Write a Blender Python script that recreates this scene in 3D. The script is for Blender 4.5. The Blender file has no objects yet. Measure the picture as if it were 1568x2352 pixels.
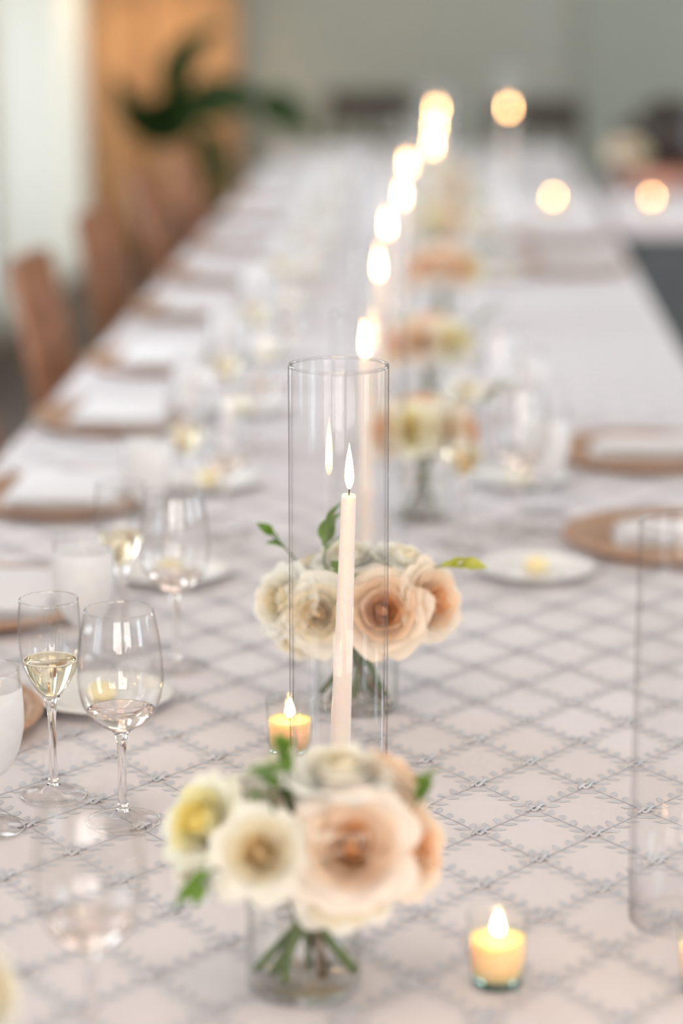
import bpy, bmesh, math, random
from mathutils import Vector, Matrix, Quaternion
random.seed(7)
PI = math.pi
S = bpy.context.scene
C = bpy.context.collection
R = math.radians

# ------------------------------------------------------------------ camera, light, exposure
cam_d = bpy.data.cameras.new('camera')
cam = bpy.data.objects.new('camera', cam_d); C.objects.link(cam)
cam.location = (0.131, 0.0, 1.55)
cam.rotation_euler = (R(90 - 13.02), 0, R(2.64))
cam_d.sensor_fit = 'VERTICAL'; cam_d.sensor_height = 36; cam_d.sensor_width = 24
cam_d.lens = 85
cam_d.clip_start = 0.05; cam_d.clip_end = 60
cam_d.dof.use_dof = True; cam_d.dof.focus_distance = 2.31; cam_d.dof.aperture_fstop = 1.8
S.camera = cam

W = bpy.data.worlds.new('world'); S.world = W; W.use_nodes = True
bg = W.node_tree.nodes['Background']
bg.inputs[0].default_value = (0.80, 0.90, 1.0, 1); bg.inputs[1].default_value = 1.0

def area(name, loc, rot, sx, sy, col, power):
    l = bpy.data.lights.new(name, 'AREA'); l.shape = 'RECTANGLE'; l.size = sx; l.size_y = sy
    l.color = col; l.energy = power
    o = bpy.data.objects.new(name, l); C.objects.link(o); o.location = loc; o.rotation_euler = rot
    return o
# room: x -1.75..5.5, y -3.5..12, z 0..3.3; daylight comes in through window openings
RX0, RX1, RY0, RY1, RZ = -1.75, 5.5, -3.5, 12.0, 3.3
WIN_L = [(0.6, 1.6), (3.9, 4.9), (7.0, 8.0), (9.5, 11.7)]           # openings in the left wall (y ranges)
WIN_R = [(-0.6, 0.8), (3.4, 4.8), (7.2, 9.8)]         # openings added in the right wall to even out the light
WIN_B = [(-1.2, 1.2), (2.2, 4.8)]                      # openings in the wall behind the camera (x ranges)
WZ0, WZ1 = 0.75, 2.85
def wz(kind, a): return .06 if kind == 'L' and a > 9 else WZ0       # the last left opening is full height, added to brighten the left wall
for a, b in WIN_L:
    z0 = wz('L', a)
    area('window_daylight', (RX0 - 0.10, (a + b) / 2, (z0 + WZ1) / 2), (0, R(-90), 0), WZ1 - z0 - .1, b - a - .1, (0.80, 0.90, 1.0), 4.2 if a > 9 else 34 if a > 3 else 11)
for a, b in WIN_R:
    area('window_daylight', (RX1 + 0.10, (a + b) / 2, (WZ0 + WZ1) / 2), (0, R(90), 0), WZ1 - WZ0 - .1, b - a - .1, (0.78, 0.89, 1.0), 138 if a > 6 else 34)
for a, b in WIN_B:
    area('window_daylight', ((a + b) / 2, RY0 - 0.10, (WZ0 + WZ1) / 2), (R(90), 0, 0), b - a - .1, WZ1 - WZ0 - .1, (1.0, 0.87, 0.77), 74)
# warm fill lights added under the ceiling above the table
area('ceiling_fill_light', (0.0, 1.3, RZ - 0.09), (0, 0, 0), 1.1, 1.1, (1.0, 0.76, 0.56), 9)
area('ceiling_fill_light', (0.0, 6.0, RZ - 0.09), (0, 0, 0), 1.1, 1.1, (1.0, 0.86, 0.76), 8)

S.view_settings.view_transform = 'Standard'; S.view_settings.look = 'None'
S.view_settings.gamma = 1; S.view_settings.use_curve_mapping = False
S.view_settings.exposure = 0.42
S.cycles.use_denoising = True
S.cycles.use_adaptive_sampling = True; S.cycles.adaptive_threshold = .15; S.cycles.adaptive_min_samples = 21
S.cycles.max_bounces = 8; S.cycles.diffuse_bounces = 3; S.cycles.glossy_bounces = 4
S.cycles.transmission_bounces = 8; S.cycles.transparent_max_bounces = 26
S.cycles.sample_clamp_indirect = 12

# ------------------------------------------------------------------ materials
MATS = {}
def srgb(r, g, b):
    f = lambda c: (c / 255 / 12.92) if c / 255 <= 0.04045 else ((c / 255 + 0.055) / 1.055) ** 2.4
    return (f(r), f(g), f(b), 1)
def pm(name, c1, c2=None, scale=20, rough=0.6, bump=0.0, bscale=None, sss=0.0, sssr=(.01, .006, .004), spec=0.5, metal=0.0, transl=0.0, stretch=None, sheen=0):
    m = bpy.data.materials.new(name); m.use_nodes = True; nt = m.node_tree; N = nt.nodes; L = nt.links
    b = N['Principled BSDF']; out = N['Material Output']
    tc = N.new('ShaderNodeTexCoord'); src = tc.outputs['Object']
    if stretch:
        mp = N.new('ShaderNodeMapping'); mp.inputs['Scale'].default_value = stretch
        L.new(src, mp.inputs[0]); src = mp.outputs[0]
    nz = N.new('ShaderNodeTexNoise'); nz.inputs['Scale'].default_value = scale; nz.inputs['Detail'].default_value = 4
    L.new(src, nz.inputs['Vector'])
    rp = N.new('ShaderNodeValToRGB'); rp.color_ramp.elements[0].position = .3; rp.color_ramp.elements[1].position = .7
    rp.color_ramp.elements[0].color = c1; rp.color_ramp.elements[1].color = c2 or c1
    L.new(nz.outputs['Fac'], rp.inputs[0]); L.new(rp.outputs[0], b.inputs['Base Color'])
    b.inputs['Roughness'].default_value = rough; b.inputs['Metallic'].default_value = metal
    b.inputs['Specular IOR Level'].default_value = spec
    if sheen: b.inputs['Sheen Weight'].default_value = sheen
    if sss:
        b.inputs['Subsurface Weight'].default_value = sss; b.inputs['Subsurface Radius'].default_value = sssr
        b.inputs['Subsurface Scale'].default_value = 1.0
    if bump:
        n2 = N.new('ShaderNodeTexNoise'); n2.inputs['Scale'].default_value = bscale or scale * 8; n2.inputs['Detail'].default_value = 3
        L.new(src, n2.inputs['Vector'])
        bp = N.new('ShaderNodeBump'); bp.inputs['Strength'].default_value = bump; bp.inputs['Distance'].default_value = .002
        L.new(n2.outputs['Fac'], bp.inputs['Height']); L.new(bp.outputs[0], b.inputs['Normal'])
    if transl:
        t = N.new('ShaderNodeBsdfTranslucent'); L.new(rp.outputs[0], t.inputs[0])
        mx = N.new('ShaderNodeMixShader'); mx.inputs[0].default_value = transl
        L.new(b.outputs[0], mx.inputs[1]); L.new(t.outputs[0], mx.inputs[2]); L.new(mx.outputs[0], out.inputs[0])
    MATS[name] = m
    return m

def thin_glass(name, tint=(.997, .997, .997), edge=(.62, .60, .60), rough=0.0, base=.028, power=8.0, gain=.75):
    """thin clear glass wall: straight-through transparency, Fresnel-like reflection, darker where the wall is seen edge on"""
    m = bpy.data.materials.new(name); m.use_nodes = True; nt = m.node_tree; N = nt.nodes; L = nt.links
    N.remove(N['Principled BSDF']); out = N['Material Output']
    lw = N.new('ShaderNodeLayerWeight'); lw.inputs['Blend'].default_value = .5
    pw = N.new('ShaderNodeMath'); pw.operation = 'POWER'; pw.inputs[1].default_value = power; L.new(lw.outputs['Facing'], pw.inputs[0])
    ml = N.new('ShaderNodeMath'); ml.operation = 'MULTIPLY_ADD'; ml.inputs[1].default_value = gain; ml.inputs[2].default_value = base
    ml.use_clamp = True; L.new(pw.outputs[0], ml.inputs[0])
    cm = N.new('ShaderNodeMix'); cm.data_type = 'RGBA'
    L.new(pw.outputs[0], cm.inputs[0]); cm.inputs[6].default_value = (*tint, 1); cm.inputs[7].default_value = (*edge, 1)
    tr = N.new('ShaderNodeBsdfTransparent'); L.new(cm.outputs[2], tr.inputs[0])
    gl = N.new('ShaderNodeBsdfAnisotropic'); gl.inputs['Roughness'].default_value = rough
    mx = N.new('ShaderNodeMixShader'); L.new(ml.outputs[0], mx.inputs[0]); L.new(tr.outputs[0], mx.inputs[1]); L.new(gl.outputs[0], mx.inputs[2])
    L.new(mx.outputs[0], out.inputs[0])
    MATS[name] = m; return m
def solid_glass(name, col, ior, rough=0.0):
    m = bpy.data.materials.new(name); m.use_nodes = True; nt = m.node_tree; N = nt.nodes; L = nt.links
    N.remove(N['Principled BSDF'])
    g = N.new('ShaderNodeBsdfGlass'); g.inputs['Color'].default_value = (*col, 1); g.inputs['IOR'].default_value = ior; g.inputs['Roughness'].default_value = rough
    L.new(g.outputs[0], N['Material Output'].inputs[0]); MATS[name] = m; return m

def frost(name):
    m = bpy.data.materials.new(name); m.use_nodes = True; nt = m.node_tree; N = nt.nodes; L = nt.links
    N.remove(N['Principled BSDF'])
    tc = N.new('ShaderNodeTexCoord'); nz = N.new('ShaderNodeTexNoise'); nz.inputs['Scale'].default_value = 60
    nz.inputs['Detail'].default_value = 5; L.new(tc.outputs['Object'], nz.inputs['Vector'])
    mr = N.new('ShaderNodeMapRange'); mr.inputs[1].default_value = .3; mr.inputs[2].default_value = .7; mr.inputs[3].default_value = .02; mr.inputs[4].default_value = .12
    L.new(nz.outputs['Fac'], mr.inputs[0])
    d = N.new('ShaderNodeBsdfPrincipled'); d.inputs['Base Color'].default_value = (.95, .94, .94, 1); d.inputs['Roughness'].default_value = .28
    t = N.new('ShaderNodeBsdfTranslucent'); t.inputs[0].default_value = (.95, .93, .92, 1)
    p = N.new('ShaderNodeBsdfTransparent')
    a = N.new('ShaderNodeMixShader'); a.inputs[0].default_value = .5; L.new(d.outputs[0], a.inputs[1]); L.new(t.outputs[0], a.inputs[2])
    b = N.new('ShaderNodeMixShader'); L.new(mr.outputs[0], b.inputs[0]); L.new(a.outputs[0], b.inputs[1]); L.new(p.outputs[0], b.inputs[2])
    L.new(b.outputs[0], N['Material Output'].inputs[0]); MATS[name] = m; return m

def flame_mat(name, strength):
    m = bpy.data.materials.new(name); m.use_nodes = True; nt = m.node_tree; N = nt.nodes; L = nt.links
    N.remove(N['Principled BSDF'])
    tc = N.new('ShaderNodeTexCoord'); sp = N.new('ShaderNodeSeparateXYZ'); L.new(tc.outputs['Generated'], sp.inputs[0])
    rp = N.new('ShaderNodeValToRGB'); e = rp.color_ramp.elements
    e[0].position = 0; e[0].color = (.25, .09, .035, 1); e[1].position = 1; e[1].color = (.55, .22, .06, 1)
    k = rp.color_ramp.elements.new(.18); k.color = (1, .52, .20, 1)
    k = rp.color_ramp.elements.new(.6); k.color = (1, .56, .23, 1)
    L.new(sp.outputs['Z'], rp.inputs[0])
    em = N.new('ShaderNodeEmission'); em.inputs[1].default_value = strength; L.new(rp.outputs[0], em.inputs[0])
    L.new(em.outputs[0], N['Material Output'].inputs[0]); MATS[name] = m; return m

pm('cloth', srgb(231, 223, 223), srgb(226, 217, 217), 6, .85, .12, 900, sheen=.15)
pm('thread', srgb(216, 214, 219), srgb(203, 203, 209), 60, .55, .3, 1500)
pm('cord', srgb(224, 223, 228), srgb(186, 188, 192), 140, .5, .3, 1200)
pm('skirt', srgb(118, 124, 126), srgb(104, 110, 112), 5, .9, .1, 600)
pm('wall_cream', srgb(226, 222, 212), srgb(219, 214, 204), 2, .9, .05, 300)
pm('wall_grey', srgb(175, 174, 161), srgb(170, 169, 156), 1.2, .85, .05, 200)
pm('wall_panel', srgb(165, 166, 152), srgb(160, 161, 147), 1.2, .85, .05, 200)
pm('ceiling', srgb(238, 236, 230), srgb(232, 229, 222), 2, .95, .03, 200)
pm('carpet', srgb(124, 112, 102), srgb(104, 94, 86), 30, .95, .4, 500)
pm('trim_white', srgb(236, 234, 228), srgb(230, 228, 222), 4, .5)
pm('drape', srgb(222, 182, 138), srgb(204, 160, 116), 3, .9, .1, 300, stretch=(6, 6, .4))
pm('sheer', srgb(243, 236, 220), srgb(239, 231, 214), 3, .9, transl=.6, stretch=(6, 6, .4))
pm('wood', srgb(160, 106, 70), srgb(124, 76, 46), 9, .45, .1, 60, stretch=(1, 1, 6))
pm('wood_dark', srgb(78, 66, 56), srgb(56, 47, 40), 9, .5, .1, 60, stretch=(1, 1, 6))
pm('seat_pad', srgb(120, 108, 98), srgb(104, 92, 84), 40, .9, .2, 400)
pm('table_wood', srgb(140, 110, 80), srgb(120, 92, 64), 8, .6)
pm('rattan', srgb(206, 168, 138), srgb(174, 136, 106), 90, .55, .5, 700)
pm('rattan_rim', srgb(214, 176, 150), srgb(182, 142, 114), 160, .5, .6, 900)
pm('china', srgb(246, 243, 240), srgb(242, 239, 236), 5, .12)
pm('butter', srgb(252, 236, 190), srgb(248, 226, 170), 40, .45, sss=.4)
pm('napkin', srgb(240, 236, 236), srgb(232, 228, 229), 12, .9, .2, 800)
pm('wax', srgb(252, 236, 228), srgb(248, 230, 220), 25, .38, sss=1.0, sssr=(.012, .006, .0035))
pm('votive_wax', srgb(255, 216, 168), srgb(252, 208, 156), 25, .4, sss=1.0, sssr=(.034, .015, .005))
pm('wick', srgb(70, 50, 40), srgb(40, 30, 26), 200, .9)
pm('stem_green', srgb(98, 120, 58), srgb(70, 92, 40), 60, .5)
pm('stem_brown', srgb(104, 82, 58), srgb(78, 66, 40), 60, .6)
pm('leaf_green', srgb(122, 158, 62), srgb(84, 124, 44), 50, .45, .2, 300, transl=.25)
pm('leaf_yellow', srgb(206, 206, 96), srgb(176, 182, 76), 50, .45, .2, 300, transl=.25)
pm('leaf_dark', srgb(44, 66, 20), srgb(24, 42, 14), 14, .5, .2, 80, transl=.05, spec=.2)
pm('trunk', srgb(120, 92, 62), srgb(92, 68, 44), 30, .8, .5, 100)
pm('planter', srgb(52, 50, 44), srgb(40, 40, 36), 6, .5)
pm('soil', srgb(60, 46, 36), srgb(42, 32, 26), 60, 1.0, .5, 200)
pm('skin', srgb(224, 164, 140), srgb(214, 152, 128), 30, .5, sss=.3)
pm('hair', srgb(52, 38, 30), srgb(34, 25, 20), 60, .45, .6, 200, stretch=(1, 1, .15))
pm('jacket', srgb(84, 84, 90), srgb(70, 70, 76), 40, .85, .2, 300)
pm('eye', srgb(40, 30, 26), srgb(50, 40, 36), 10, .2)
pm('lip', srgb(190, 110, 104), srgb(180, 100, 96), 10, .4)
pm('fill_light_frame', srgb(220, 216, 208), srgb(214, 210, 202), 5, .4)
thin_glass('hurricane_glass', edge=(.25, .20, .20), gain=.5, power=8, base=.03)
thin_glass('hurricane_inner', edge=(.6, .57, .57), gain=.7, power=12, base=.03)
thin_glass('rim_glass', tint=(.985, .98, .98), edge=(.72, .68, .68), gain=.6, power=4, base=.12)
thin_glass('foot_glass', tint=(.985, .975, .97), edge=(.82, .80, .79), gain=.7, power=7, base=.045)
thin_glass('bowl_glass', edge=(.66, .62, .61), gain=.75, power=7, base=.055)
thin_glass('vase_glass', tint=(.995, .995, .992), edge=(.62, .64, .60), gain=.7)
thin_glass('votive_glass', tint=(.99, .992, .988), edge=(.62, .68, .64), gain=.6)
solid_glass('stem_glass', (.985, .975, .97), 1.47)
thin_glass('water', tint=(.985, .985, .975), edge=(.80, .80, .76), base=.02, power=6, gain=.5)
solid_glass('champagne', (1.0, .965, .86), 1.33)
solid_glass('wine', (1.0, .955, .93), 1.33)
solid_glass('green_glass', (.80, .90, .85), 1.5)
pm('foam', srgb(252, 246, 230), srgb(246, 238, 216), 400, .8, .5, 900)
frost('frost')
flame_mat('flame', 46)
flame_mat('votive_flame', 42)
# petals: (inner, mid, outer) colour of each kind of rose
ROSES = {
    'cream':  ((246, 224, 180), (251, 241, 216), (253, 249, 238)),
    'yellow': ((252, 234, 150), (252, 244, 194), (253, 251, 234)),
    'peach':  ((240, 190, 138), (250, 226, 202), (252, 240, 228)),
    'blush':  ((246, 200, 156), (252, 226, 198), (253, 238, 220)),
    'white':  ((246, 236, 208), (252, 247, 234), (254, 252, 246)),
    'orange': ((244, 184, 126), (250, 212, 168), (252, 228, 196)),
}
for k, cs in ROSES.items():
    for i, c in enumerate(cs):
        c2 = tuple(min(255, int(v * 1.0 + 3)) for v in c)
        pm(f'petal_{k}_{i}', srgb(*c), srgb(*c2), 30, .55, .15, 250, transl=.28, spec=.25)

# ------------------------------------------------------------------ mesh helpers
def new_mesh(name, verts, faces, mat, smooth=True):
    me = bpy.data.meshes.new(name); me.from_pydata([tuple(v) for v in verts], [], faces); me.update()
    if mat: me.materials.append(MATS[mat])
    if smooth:
        for p in me.polygons: p.use_smooth = True
    return me
def obj(name, me, parent=None, loc=(0, 0, 0), rot=None, label=None):
    o = bpy.data.objects.new(name, me); C.objects.link(o); o.location = loc
    if rot is not None: o.rotation_euler = rot
    if parent: o.parent = parent
    if label: o['label'] = label
    return o
def thing(name, label, cat, loc=(0, 0, 0), rotz=0, group=None):
    o = bpy.data.objects.new(name, None); C.objects.link(o); o.empty_display_size = .02
    o.location = loc; o.rotation_euler = (0, 0, rotz)
    return tag(o, label, cat, group)
def tag(o, label=None, cat=None, group=None, kind=None):
    if label: o['label'] = label
    if cat: o['category'] = cat
    if group: o['group'] = group
    if kind: o['kind'] = kind
    return o
def dup(root, loc, rotz, label, group=None):
    r = root.copy(); C.objects.link(r); r.location = loc; r.rotation_euler = (0, 0, rotz); r['label'] = label
    if group: r['group'] = group
    for ch in list(root.children):
        c = ch.copy(); C.objects.link(c); c.parent = r
        for g in ch.children:
            d = g.copy(); C.objects.link(d); d.parent = c
    return r
def lathe(prof, seg=48, closed=False):
    """prof: list of (r, z); r==0 ends become poles. closed=True joins the last ring to the first (a shell)"""
    v, f, rings = [], [], []
    for r, z in prof:
        if r <= 1e-7: rings.append([len(v)]); v.append((0, 0, z))
        else:
            rings.append(list(range(len(v), len(v) + seg)))
            v += [(r * math.cos(2 * PI * i / seg), r * math.sin(2 * PI * i / seg), z) for i in range(seg)]
    pairs = list(zip(rings, rings[1:])) + ([(rings[-1], rings[0])] if closed else [])
    for a, b in pairs:
        for i in range(seg):
            j = (i + 1) % seg
            if len(a) == 1 and len(b) == 1: continue
            if len(a) == 1: f.append((a[0], b[j], b[i]))
            elif len(b) == 1: f.append((a[i], a[j], b[0]))
            else: f.append((a[i], a[j], b[j], b[i]))
    return v, f
def smooth_prof(pts, n=6):
    """Catmull-Rom through profile points"""
    out = []
    P = [pts[0]] + list(pts) + [pts[-1]]
    for i in range(1, len(P) - 2):
        p0, p1, p2, p3 = [Vector((*q, 0)) for q in P[i - 1:i + 3]]
        for k in range(n):
            t = k / n
            q = .5 * ((2 * p1) + (p2 - p0) * t + (2 * p0 - 5 * p1 + 4 * p2 - p3) * t * t + (3 * p1 - p0 - 3 * p2 + p3) * t ** 3)
            out.append((max(q.x, 0), q.y))
    out.append(pts[-1]); return out
def tube(pts, radii, seg=8, cap=True):
    pts = [Vector(p) for p in pts]; v, f = [], []
    if not hasattr(radii, '__len__'): radii = [radii] * len(pts)
    up = Vector((.31, .17, .93))
    for i, p in enumerate(pts):
        d = (pts[min(i + 1, len(pts) - 1)] - pts[max(i - 1, 0)]).normalized()
        a = d.cross(up)
        if a.length < 1e-4: a = d.cross(Vector((1, 0, 0)))
        a.normalize(); b = d.cross(a)
        for k in range(seg):
            t = 2 * PI * k / seg; v.append(p + radii[i] * (a * math.cos(t) + b * math.sin(t)))
    for i in range(len(pts) - 1):
        for k in range(seg):
            l = (k + 1) % seg; f.append((i * seg + k, i * seg + l, (i + 1) * seg + l, (i + 1) * seg + k))
    if cap:
        f.append(tuple(range(seg - 1, -1, -1))); n = (len(pts) - 1) * seg; f.append(tuple(range(n, n + seg)))
    return v, f
def bez(p0, p1, p2, n=8):
    p0, p1, p2 = Vector(p0), Vector(p1), Vector(p2)
    return [(1 - t) ** 2 * p0 + 2 * t * (1 - t) * p1 + t * t * p2 for t in [i / n for i in range(n + 1)]]
def merge(*parts):
    v, f = [], []
    for pv, pf in parts:
        o = len(v); v += [tuple(q) for q in pv]; f += [tuple(i + o for i in q) for q in pf]
    return v, f
def box(x0, x1, y0, y1, z0, z1):
    v = [(x0, y0, z0), (x1, y0, z0), (x1, y1, z0), (x0, y1, z0), (x0, y0, z1), (x1, y0, z1), (x1, y1, z1), (x0, y1, z1)]
    return v, [(0, 3, 2, 1), (4, 5, 6, 7), (0, 1, 5, 4), (1, 2, 6, 5), (2, 3, 7, 6), (3, 0, 4, 7)]
def xf(part, M):
    v, f = part; return [M @ Vector(q) for q in v], f
def bevel(o, w=.004, seg=2):
    m = o.modifiers.new('bevel', 'BEVEL'); m.width = w; m.segments = seg; m.limit_method = 'ANGLE'; return o
def grid(fn, nu, nv):
    """fn(i, j) -> point; (nu+1)*(nv+1) vertices"""
    v = [fn(i, j) for i in range(nu + 1) for j in range(nv + 1)]
    f = [(i * (nv + 1) + j, (i + 1) * (nv + 1) + j, (i + 1) * (nv + 1) + j + 1, i * (nv + 1) + j + 1) for i in range(nu) for j in range(nv)]
    return v, f

# ------------------------------------------------------------------ the room
def struct(name, part, mat, smooth=False, parent=None):
    o = obj(name, new_mesh(name, *part, mat, smooth), parent)
    if not parent: o['kind'] = 'structure'
    return o
struct('floor', box(RX0 - .2, RX1 + .2, RY0 - .2, RY1 + .2, -.1, 0), 'carpet')
struct('ceiling', box(RX0 - .2, RX1 + .2, RY0 - .2, RY1 + .2, RZ, RZ + .1), 'ceiling')
def wall_pieces(a0, a1, wins, kind=''):
    """solid pieces (a0, a1, z0, z1) of a wall along one axis with window openings"""
    out = []; cur = a0
    for a, b in wins:
        out.append((cur, a, 0, RZ)); out.append((a, b, 0, wz(kind, a))); out.append((a, b, WZ1, RZ)); cur = b
    out.append((cur, a1, 0, RZ)); return out
struct('wall_left', merge(*[box(RX0 - .2, RX0, a, b, z0, z1) for a, b, z0, z1 in wall_pieces(RY0, RY1, WIN_L, 'L')]), 'wall_cream')
struct('wall_right', merge(*[box(RX1, RX1 + .2, a, b, z0, z1) for a, b, z0, z1 in wall_pieces(RY0, RY1, WIN_R)]), 'wall_cream')
struct('wall_back', merge(*[box(a, b, RY0 - .2, RY0, z0, z1) for a, b, z0, z1 in wall_pieces(RX0 - .2, RX1 + .2, WIN_B)]), 'wall_cream')
wf = struct('wall_far', box(RX0 - .2, RX1 + .2, RY1, RY1 + .2, 0, RZ), 'wall_grey')
for k, (a, b) in enumerate([(.72, 1.9), (1.98, 3.2), (3.28, 4.5)]):     # raised boards on the far wall
    obj('panel', new_mesh('panel', *box(a, b, RY1 - .022, RY1, .16, 2.6), 'wall_panel', False), wf)
struct('baseboard_far', box(RX0, RX1, RY1 - .03, RY1, 0, .14), 'trim_white')
struct('baseboard_left', box(RX0, RX0 + .02, RY0, RY1, 0, .14), 'trim_white')
n = 1
def window_frame(kind, a, b):
    global n
    def bb(u0, u1, z0, z1):
        if kind == 'L': return box(RX0 - .07, RX0 + .015, u0, u1, z0, z1)
        if kind == 'R': return box(RX1 - .015, RX1 + .07, u0, u1, z0, z1)
        return box(u0, u1, RY0 - .07, RY0 + .015, z0, z1)
    w = .06; WZ0 = wz(kind, a)
    o = struct(f'window_{n}', merge(bb(a - w, a + .02, WZ0, WZ1), bb(b - .02, b + w, WZ0, WZ1), bb(a - w, b + w, WZ0 - w, WZ0 + .02), bb(a - w, b + w, WZ1 - .02, WZ1 + w)), 'trim_white')
    for t in (1 / 3, 2 / 3):
        c = a + (b - a) * t; obj('mullion', new_mesh('mullion', *bb(c - .018, c + .018, WZ0, WZ1), 'trim_white', False), o)
    c = (WZ0 + WZ1) / 2; obj('mullion', new_mesh('mullion', *bb(a, b, c - .018, c + .018), 'trim_white', False), o)
    n += 1
for a, b in WIN_L: window_frame('L', a, b)
for a, b in WIN_R: window_frame('R', a, b)
for a, b in WIN_B: window_frame('B', a, b)
for yy in (1.3, 6.0):  # frames around the added ceiling fill lights
    fr = merge(box(-.62, -.56, yy - .62, yy + .62, RZ - .08, RZ), box(.56, .62, yy - .62, yy + .62, RZ - .08, RZ), box(-.56, .56, yy - .62, yy - .56, RZ - .08, RZ), box(-.56, .56, yy + .56, yy + .62, RZ - .08, RZ))
    struct('trim_%d' % (1 if yy < 2 else 2), fr, 'fill_light_frame')

# tan drape added for the warm tone at the left end of the far wall
def drape_pt(i, j):
    x = -1.70 + .78 * i / 90; z = .04 + 2.9 * j / 12
    return (x, RY1 - .11 + .03 * math.sin(i * .62 + .3 * math.sin(j * .4)) + .012 * math.sin(i * .23 + 1), z)
dr = obj('curtain', new_mesh('curtain', *grid(drape_pt, 90, 12), 'drape'))
sm = dr.modifiers.new('thick', 'SOLIDIFY'); sm.thickness = .006
tag(dr, 'long tan curtain added for warm wall tone behind the leafy plant', 'curtain')

def sheer_pt(i, j):  # sheer curtain added before a lit opening to brighten the left wall
    yy = 9.25 + 2.55 * i / 110; z = .05 + 2.95 * j / 10
    return (RX0 + .085 + .028 * math.sin(i * .55 + .25 * math.sin(j * .5)) + .01 * math.sin(i * .21), yy, z)
sh = obj('curtain', new_mesh('sheer_curtain', *grid(sheer_pt, 110, 10), 'sheer'))
tag(sh, 'added white sheer curtain, backlit to brighten the left picture edge', 'curtain')

# ------------------------------------------------------------------ tables and cloths
TZ = .75
TY0, TY1, TX = .75, 10.3, .60
def table(label, x0, x1, y0, y1):
    t = thing('banquet_table', label, 'table', ((x0 + x1) / 2, (y0 + y1) / 2, 0))
    hx, hy = (x1 - x0) / 2 - .02, (y1 - y0) / 2 - .02
    bevel(obj('tabletop', new_mesh('tabletop', *box(-hx, hx, -hy, hy, TZ - .035, TZ - .006), 'table_wood', False), t))
    k = max(2, int((y1 - y0) / 2.4) + 1)
    for i in range(k):
        for s in (-1, 1):
            yy = -hy + .25 + (2 * hy - .5) * i / (k - 1)
            obj('leg', new_mesh('leg', *xf(lathe([(0, 0), (.022, 0), (.026, .3), (.024, TZ - .035), (0, TZ - .035)], 12), Matrix.Translation((s * (hx - .30), yy, 0))), 'table_wood'), t)
    return t
table('long banquet table under the embroidered cloth running away from camera', -TX, TX, TY0, TY1)
table('banquet table set crosswise at far right under plain pale cloth', .66, 2.6, 7.55, 8.75)

def fold(s, amp):
    return amp * (math.sin(s * 9.5) + .5 * math.sin(s * 17.3 + 1.2) + .3 * math.sin(s * 31 + .4))
def cloth(name, x0, x1, y0, y1, drop, mat, top=True, step=.05, zt=TZ):
    """a cloth lying on the table with folded drops on all four sides"""
    cx, cy, hx, hy = (x0 + x1) / 2, (y0 + y1) / 2, (x1 - x0) / 2, (y1 - y0) / 2
    per = []                                              # perimeter, counter-clockwise
    def seg(a, b):
        nn = max(2, int((Vector(b) - Vector(a)).length / step))
        for i in range(nn): per.append((Vector(a).lerp(Vector(b), i / nn)))
    cs = [(-hx, -hy, 0), (hx, -hy, 0), (hx, hy, 0), (-hx, hy, 0)]
    for i in range(4): seg(cs[i], cs[(i + 1) % 4])
    v, f = [], []; m = len(per); s = 0
    rows = 7
    arc = []
    for i, p in enumerate(per):
        arc.append(s); s += (per[(i + 1) % m] - p).length
    for r in range(rows + 1):
        t = r / rows
        for i, p in enumerate(per):
            q = (per[(i + 1) % m] - per[i - 1]).normalized(); nrm = Vector((q.y, -q.x, 0))
            off = .002 + (.012 * min(1, t * 3) + fold(arc[i], .012) * t + .012 * t)
            z = zt - (.0 if r == 0 else .004) - drop * t
            e = p + nrm * (off if r else 0)
            v.append((cx + e.x, cy + e.y, z))
    for r in range(rows):
        for i in range(m):
            j = (i + 1) % m; f.append((r * m + i, (r + 1) * m + i, (r + 1) * m + j, r * m + j))
    return v, f, (cx, cy, hx, hy)
def wrinkle(x, y):
    """crisp pressed creases and gentle unevenness of the cloth, in metres"""
    z = .0004 * math.sin(x * 14 + y * 3.1) + .0004 * math.sin(y * 11 - x * 5)
    def ridge(d, w): return math.exp(-(d / w) ** 2)
    z += .0021 * ridge(y - 2.222 - .006 * math.sin(x * 20), .0045) * max(0, 1 - abs(x - .14) / .18)
    z += .0012 * ridge(y - 2.40 - .12 * (x - .3), .010) * max(0, 1 - abs(x - .22) / .16)
    z += .0012 * ridge(y - 2.62 + .1 * (x), .012) * max(0, 1 - abs(x - .1) / .2)
    z += .0012 * ridge(x + .02 - .2 * (y - 1.9), .012) * max(0, 1 - abs(y - 1.95) / .25)
    return z
vd, fd, _ = cloth('d', -TX, TX, TY0, TY1, .26, 'cloth')
ys = [TY0 + .006 * 0]
y = TY0
while y < TY1 - 1e-6:
    y = min(TY1, y + (.05 if y < 1.5 else .004 if y < 2.75 else .03 if y < 4 else .12)); ys.append(y)
def top_pt(i, j):
    x = -TX + 2 * TX * j / 60; yy = ys[i]
    e = min(1, min(TX - abs(x), yy - TY0, TY1 - yy) / .02)
    return (x, yy, TZ + (wrinkle(x, yy) * max(e, 0)))
cl = obj('tablecloth', new_mesh('tablecloth', *merge((vd, fd), grid(top_pt, len(ys) - 1, 60)), 'cloth'))
tag(cl, 'pale blush tablecloth with grey embroidered diamond lattice on the long table', 'tablecloth')

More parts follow.
